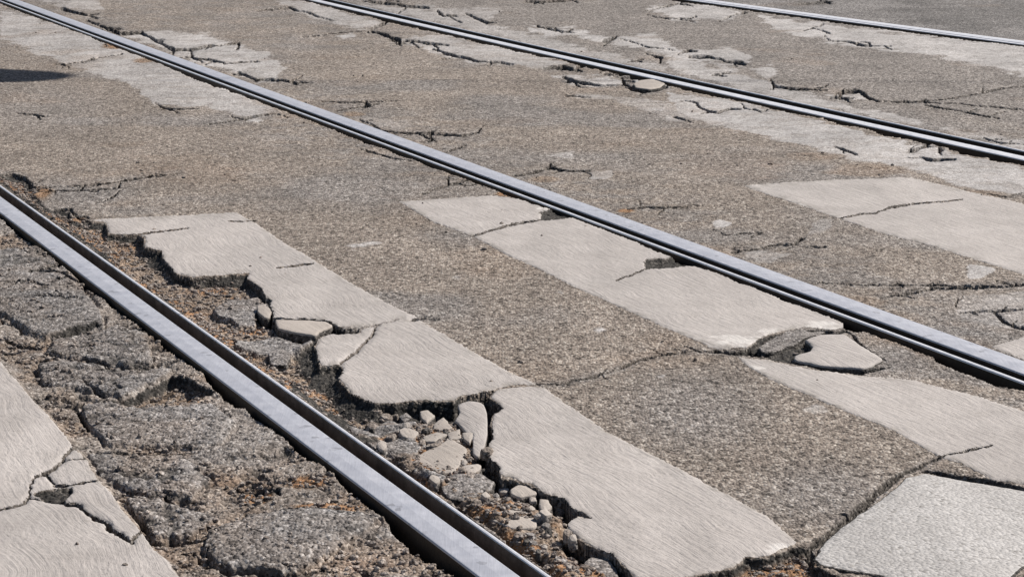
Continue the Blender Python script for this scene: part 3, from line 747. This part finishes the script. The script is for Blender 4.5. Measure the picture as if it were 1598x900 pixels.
# ------------------------------------------------------------------ loose pieces
def hz(x, y):
    """road height at a world point"""
    px, py = survey(np.array([x]), np.array([y]))
    j = int(np.clip(np.searchsorted(ax, px[0]), 1, NX - 1)); i = int(np.clip(NY - np.searchsorted(ay[::-1], py[0]), 0, NY - 1))
    return float(H[i, j])
def outline(pts, z, n=64, jit=.0035, seed=0):
    P = np.array([ground(*p, z=z) for p in pts])
    cl = np.vstack([P, P[:1]]); seg = np.linalg.norm(np.diff(cl, axis=0), axis=1); s = np.concatenate([[0], np.cumsum(seg)])
    t = np.linspace(0, s[-1], n, endpoint=False)
    Q = np.stack([np.interp(t, s, cl[:, 0]), np.interp(t, s, cl[:, 1])], 1)
    Q = (np.roll(Q, 1, 0) + 6 * Q + np.roll(Q, -1, 0)) / 8
    c = Q.mean(0)
    r = Q - c; ln = np.linalg.norm(r, axis=1)[:, None] + 1e-6
    nz = fbm(Q[:, 0] + seed, Q[:, 1], .018, 500, 3, .7)[:, None]
    return Q + r / ln * nz * jit, c
def fragment(pts, label, zt=0.0, thick=.03, mat=M_FRAG, paint=None, tilt=(0, 0), name='asphalt_fragment', cat='broken asphalt', group='loose pieces of broken road surface', bulge=.003, jit=.0035, n=64, wall=None, micro=.0012):
    sd = random.random() * 9
    Q, c = outline(pts, zt, n, jit, sd)
    Q = Q - c
    V = []; rings = []
    size = np.abs(Q).max()
    top = [1.0, .985, .95, .88, .78, .66, .52, .38, .22, .1]
    def addring(S, z, nz=True):
        ids = []
        for x, y in S:
            dz = (micro * vn(x, y)) if nz else 0
            ids.append(len(V)); V.append((x, y, z + dz + tilt[0] * x + tilt[1] * y))
        rings.append(ids)
    def vn(x, y):
        return float(fbm(np.array([x + c[0]]), np.array([y + c[1]]), .02, 510, 3, .7)[0]) + 1.2 * float(vnoise(np.array([x + c[0]]), np.array([y + c[1]]), .09, 511)[0])
    out = 1 + .004 / max(size, .02)
    rough = lambda: 1 + .0
    # walls from the bottom up, ragged
    for kz, ks in ((-thick, out * .96), (-thick * .75, out), (-thick * .5, out * .985), (-thick * .25, 1 + (out - 1) * .55), (-.003, 1.004)):
        rr = np.array([1 + .02 * math.sin(i * 2.1 + kz * 900 + sd) * min(1, .02 / max(size, .02)) * 2 for i in range(len(Q))])[:, None]
        addring(Q * ks * rr, kz + 0)
    for i, f in enumerate(top[1:]):
        addring(Q * f, -.0006 * 0 + bulge * (1 - f ** 2) - (.0012 if i == 0 else 0))
    V.append((0, 0, bulge)); cid = len(V) - 1
    Fc = []
    for a, b in zip(rings[:-1], rings[1:]):
        for j in range(n): Fc.append((a[j], a[(j + 1) % n], b[(j + 1) % n], b[j]))
    Fc += [(rings[-1][j], rings[-1][(j + 1) % n], cid) for j in range(n)]
    Fc.append(tuple(reversed(rings[0])))
    me = mesh_from(name, V, Fc, True)
    o = link(name, me, mat); o.location = (c[0], c[1], zt)
    if wall:
        me.materials.append(wall)
        for p in me.polygons:
            if p.index < n * 5: p.material_index = 1
    if paint:
        V2 = []; r2 = []
        for f, dz in ((1.0, -.0035), (.992, .0006), (.97, .0018), (.90, .0022), (.75, .0022), (.55, .0022), (.35, .0022), (.15, .0022)):
            ids = []
            for x, y in Q * f:
                zz = bulge * (1 - min(f, .985) ** 2) + micro * vn(x, y) + dz + tilt[0] * x + tilt[1] * y
                ids.append(len(V2)); V2.append((x, y, zz))
            r2.append(ids)
        V2.append((0, 0, bulge + .0022)); F2 = []
        for a, b in zip(r2[:-1], r2[1:]):
            for j in range(n): F2.append((a[j], a[(j + 1) % n], b[(j + 1) % n], b[j]))
        F2 += [(r2[-1][j], r2[-1][(j + 1) % n], len(V2) - 1) for j in range(n)]
        link('paint_layer', mesh_from('paint_layer', V2, F2, True), paint, o)
    tag(o, label, cat, group)
    return o
FR = [
 ([(401,478),(415,475),(424,487),(421,496),(413,497),(402,488)], 'small painted chip tucked in the notch on the left edge of the long broken stripe', -.004, M_FRAG, M_PAINT2),
 ([(429,499),(482,500),(510,502),(520,509),(500,517),(492,525),(460,520),(434,514)], 'flat painted piece just below the uppermost lobe of the long broken stripe', -.003, M_FRAG, M_PAINT2),
 ([(713,636),(732,631),(754,635),(760,650),(761,675),(756,697),(745,708),(737,703),(739,688),(724,671),(710,658),(718,647)], 'tall painted piece beside the vertical crack at the broken stripe', -.001, M_FRAG, M_PAINT),
 ([(721,678),(741,677),(733,692),(723,686)], 'tiny painted wedge between the tall painted piece and its smaller neighbours', -.004, M_FRAG, M_PAINT2),
 ([(698,678),(717,673),(719,684),(703,688)], 'tiny painted block just above the big dusty painted slab', -.005, M_FRAG, M_PAINT2),
 ([(661,683),(682,676),(697,680),(679,690),(664,690)], 'small flat painted piece above the big dusty painted slab, left of the tiny block', -.006, M_FRAG, M_PAINT2),
 ([(656,643),(667,640),(677,649),(666,661),(657,652)], 'pale upright stone under the overhanging middle lobe of the stripe', -.004, M_FRAGT, M_PAINT2),
 ([(676,664),(692,653),(705,668),(694,674),(678,671)], 'pale grey stone below the upright stone in the rubble', -.006, M_FRAGT, M_PAINT2),
 ([(702,688),(726,702),(724,712),(710,734),(695,738),(670,731),(646,716),(674,703)], 'largest dusty painted slab in the rubble between nearest rail and stripe', -.008, M_FRAGT, M_PAINT2),
 ([(723,728),(746,725),(751,730),(742,738),(730,739)], 'small rounded painted piece right of the largest dusty slab', -.006, M_FRAGT, M_PAINT2),
 ([(691,753),(707,743),(748,742),(768,752),(764,761),(726,776),(703,774),(692,763)], 'rounded bare grey asphalt lump below the largest dusty slab', -.005, M_FRAG, None),
 ([(756,792),(771,776),(800,782),(826,786),(838,800),(834,824),(801,827),(771,814)], 'dusty painted slab lowest in the rubble, near the bottom end of the nearest rail', -.010, M_FRAGT, M_PAINT2),
 ([(798,765),(811,758),(829,761),(836,771),(820,775),(811,777),(799,772)], 'small oval painted piece in the crack at the left edge of the lowest stripe lobe', -.003, M_FRAG, M_PAINT2),
 ([(826,776),(836,778),(837,783),(828,784)], 'tiny painted crumb right of the small oval piece', -.005, M_FRAG, M_PAINT2),
 ([(843,780),(855,781),(861,792),(848,799),(841,790)], 'small square painted piece at the tip of the dark crack', -.004, M_FRAG, M_PAINT2),
 ([(611,703),(640,700),(647,707),(632,716),(616,713)], 'bare sandy stone close to the nearest rail, left of the largest dusty slab', -.012, M_FRAGT, None),
 ([(608,687),(632,682),(645,688),(626,695)], 'bare flat stone behind the sandy stone beside the nearest rail', -.014, M_FRAGT, None),
 ([(586,665),(606,660),(625,662),(618,670),(596,672)], 'bare flat stone farthest up the rubble beside the nearest rail', -.016, M_FRAGT, None),
 ([(913,881),(926,869),(949,873),(961,888),(965,905),(918,906)], 'grey asphalt lump at the bottom edge, left of the tip of the lowest stripe lobe', -.012, M_FRAG, None),
 ([(420,552),(440,546),(452,556),(446,566),(424,566)], 'dark grey asphalt lump in the pit left of the middle stripe lobe', -.010, M_FRAG, None),
 ([(642,652),(630,657),(622,650),(634,643)], 'dark broken stone under the front edge of the middle stripe lobe', -.014, M_FRAG, None),
 ([(650,668),(664,672),(660,680),(645,680),(638,674)], 'dark flat stone left of the pale grey stone in the rubble', -.014, M_FRAG, None),
]
def swell(pts, k):
    cx = sum(p[0] for p in pts) / len(pts); cy = sum(p[1] for p in pts) / len(pts)
    return [(cx + (x - cx) * k, cy + (y - cy) * k) for x, y in pts]
for i, (pts, lab, zt, mat, pnt) in enumerate(FR):
    if i > 3: pts = swell(pts, 1.09)
    fragment(pts, lab, zt, .026, mat, pnt, tilt=(random.uniform(-.05, .05), random.uniform(-.03, .05)), n=40 if pnt is None else 48, wall=M_BROKE, bulge=.004 if pnt is None else .002, micro=.002 if pnt is None else .0008)
fragment([(1182,546),(1203,528),(1228,519),(1252,514),(1290,515),(1276,521),(1256,527),(1243,536),(1226,540),(1212,549),(1196,552)],
         'dark wedge of bare asphalt sunk in the wide crack beside the diamond-shaped piece', -.003, .02, M_FRAG, None, wall=M_BROKE, n=60, bulge=.001, micro=.004, jit=.005)
fragment([(1256,531),(1278,523),(1318,522),(1345,542),(1378,561),(1360,571),(1345,575),(1285,571),(1238,562),(1240,556),(1263,550),(1268,542)],
         'diamond-shaped loose piece with white paint lying in the wide crack near the second rail', .003, .03, M_FRAG, M_PAINT, wall=M_BROKE, n=90)
fragment([(988,131),(1000,126),(1018,124),(1038,131),(1030,137),(1012,140),(992,138)],
         'pale cemented lump on the near side of the third rail, ringed by a black gap', .006, .035, M_FRAGT, M_PAINT2, wall=M_BROKE, n=48)
s = fragment(SLAB, 'large pale slab in the bottom right corner, outlined by a dark sandy gap', .006, .045, M_SLAB, None, name='pale_slab', cat='slab', group='slab', wall=M_BROKE, n=260, bulge=.006, jit=.004, micro=.0)
del s['group']

# loose grit and small stones in the worn strips
def gravel():
    import bmesh
    bm = bmesh.new(); bmesh.ops.create_icosphere(bm, subdivisions=1, radius=1)
    bv = np.array([v.co[:] for v in bm.verts]); bf = np.array([[v.index for v in f.verts] for f in bm.faces]); bm.free()
    wgt = (np.clip(DIRT, 0, 1) ** 1.2 * (PY > -5) * (PX > -60) * (PX < 1650) * (PY < 920)) * (SX * SY)
    for k in RAILS: wgt = np.where((RU[k] > -.012) & (RU[k] < SECT[k][-1][2] + .006), 0, wgt)
    wgt *= np.where((cut > .5) | (worn > .3), 1, .03)
    wgt = wgt.ravel(); wgt /= wgt.sum()
    N = 9000
    pick = rng.choice(len(wgt), N, p=wgt)
    x = X.ravel()[pick]; y = Y.ravel()[pick]; z = H.ravel()[pick]
    r = .0018 + .0065 * rng.random(N) ** 3.2
    V = np.zeros((N, len(bv), 3))
    for i in range(N):
        a = rng.random() * 6.283; sc = r[i] * rng.uniform(.65, 1.25, 3); sc[2] *= .75
        p = bv * (1 + .25 * (rng.random((len(bv), 1)) - .5)) * sc
        c, s_ = math.cos(a), math.sin(a)
        V[i, :, 0] = p[:, 0] * c - p[:, 1] * s_ + x[i]; V[i, :, 1] = p[:, 0] * s_ + p[:, 1] * c + y[i]; V[i, :, 2] = p[:, 2] + z[i] + r[i] * .25
    Fc = (bf[None] + (np.arange(N) * len(bv))[:, None, None]).reshape(-1, 3)
    me = bpy.data.meshes.new('gravel'); me.from_pydata(V.reshape(-1, 3).tolist(), [], Fc.tolist()); me.update()
    o = link('gravel', me, M_GRAVEL)
    tag(o, 'brown grit and small stones scattered along the broken road edges', 'gravel', None, 'stuff')
gravel()
def chips():
    k = 0
    for t in range(400):
        if k >= 70: break
        px, py = random.uniform(575, 905), random.uniform(630, 885)
        if not inside(np.array([px]), np.array([py]), BED)[0]: continue
        u = float(rail_u('A', *[np.array([q]) for q in ground(px, py)])[0])
        if u < .125: continue
        if any(inside(np.array([px]), np.array([py]), f[0])[0] for f in FR): continue
        rx = random.uniform(4, 11) * (1 if random.random() < .8 else 1.5); ry = rx * random.uniform(.35, .6)
        nn = random.choice((4, 5, 5, 6)); a0 = random.random() * 6
        pts = [(px + rx * math.cos(a0 + 6.283 * i / nn) * random.uniform(.7, 1.15), py + ry * math.sin(a0 + 6.283 * i / nn) * random.uniform(.7, 1.15)) for i in range(nn)]
        gx, gy = ground(px, py); z = hz(float(gx), float(gy))
        mt, word = random.choice(((M_FRAG, 'grey'), (M_FRAGT, 'sandy'), (M_FRAGT, 'sandy'), (M_BROKE, 'blackish'), (M_FRAG, 'paint-topped')))
        size = 'tiny' if rx < 6.5 else 'palm-sized' if rx > 11 else 'small'
        fragment(pts, size + ' ' + word + ' angular chip loose in the rubble beside the nearest rail', z + random.uniform(.003, .008), .016, mt, M_PAINT2 if word[0] == 'p' else None,
                 tilt=(random.uniform(-.25, .25), random.uniform(-.1, .3)), name='asphalt_chip', group=size + ' ' + word + ' chips in the rubble', n=16, bulge=.0015, jit=.001, micro=.0015)
        k += 1
chips()

# ------------------------------------------------------------------ unseen blocker added over the street to cast the shadow at the left edge
def hung_caster():
    sx, sy = ground(-84, 119)
    hgt = 4.6
    t = hgt / SDIR[2]
    c = np.array([sx, sy, 0]) + SDIR * t
    e = bpy.data.objects.new('unseen_shadow_caster', None); COL.objects.link(e); e.location = c
    tag(e, 'oval grey shadow caster added on a wire above the road, outside the picture', 'shadow caster')
    m = NT('grey caster disc'); m.b.inputs['Base Color'].default_value = (.2, .2, .21, 1); m.b.inputs['Roughness'].default_value = .5
    prof = [(.50, 0), (.50, .03), (.44, .07), (.25, .13), (.10, .17), (.05, .24), (.03, .24)]
    n = 48; V = []; Fc = []
    for r_, z_ in prof:
        for i in range(n): a = 2 * math.pi * i / n; V.append((1.15 * r_ * math.cos(a + .4) , .62 * r_ * math.sin(a + .4), z_))
    for k in range(len(prof) - 1):
        for i in range(n): Fc.append((k * n + i, k * n + (i + 1) % n, (k + 1) * n + (i + 1) % n, (k + 1) * n + i))
    Fc.append(tuple(reversed(range(n)))); Fc.append(tuple(range((len(prof) - 1) * n, len(prof) * n)))
    link('caster_disc', mesh_from('caster_disc', V, Fc), m.m, e)
    V = []; Fc = []; r_ = .006
    for i, x in enumerate(np.linspace(-14, 14, 41)):
        z_ = .25 + .004 * x * x
        for a in (0, 2.1, 4.2): V.append((x, r_ * math.cos(a), z_ + r_ * math.sin(a)))
        if i: 
            for j in range(3): Fc.append(((i - 1) * 3 + j, (i - 1) * 3 + (j + 1) % 3, i * 3 + (j + 1) % 3, i * 3 + j))
    link('caster_wire', mesh_from('caster_wire', V, Fc), m.m, e)
hung_caster()
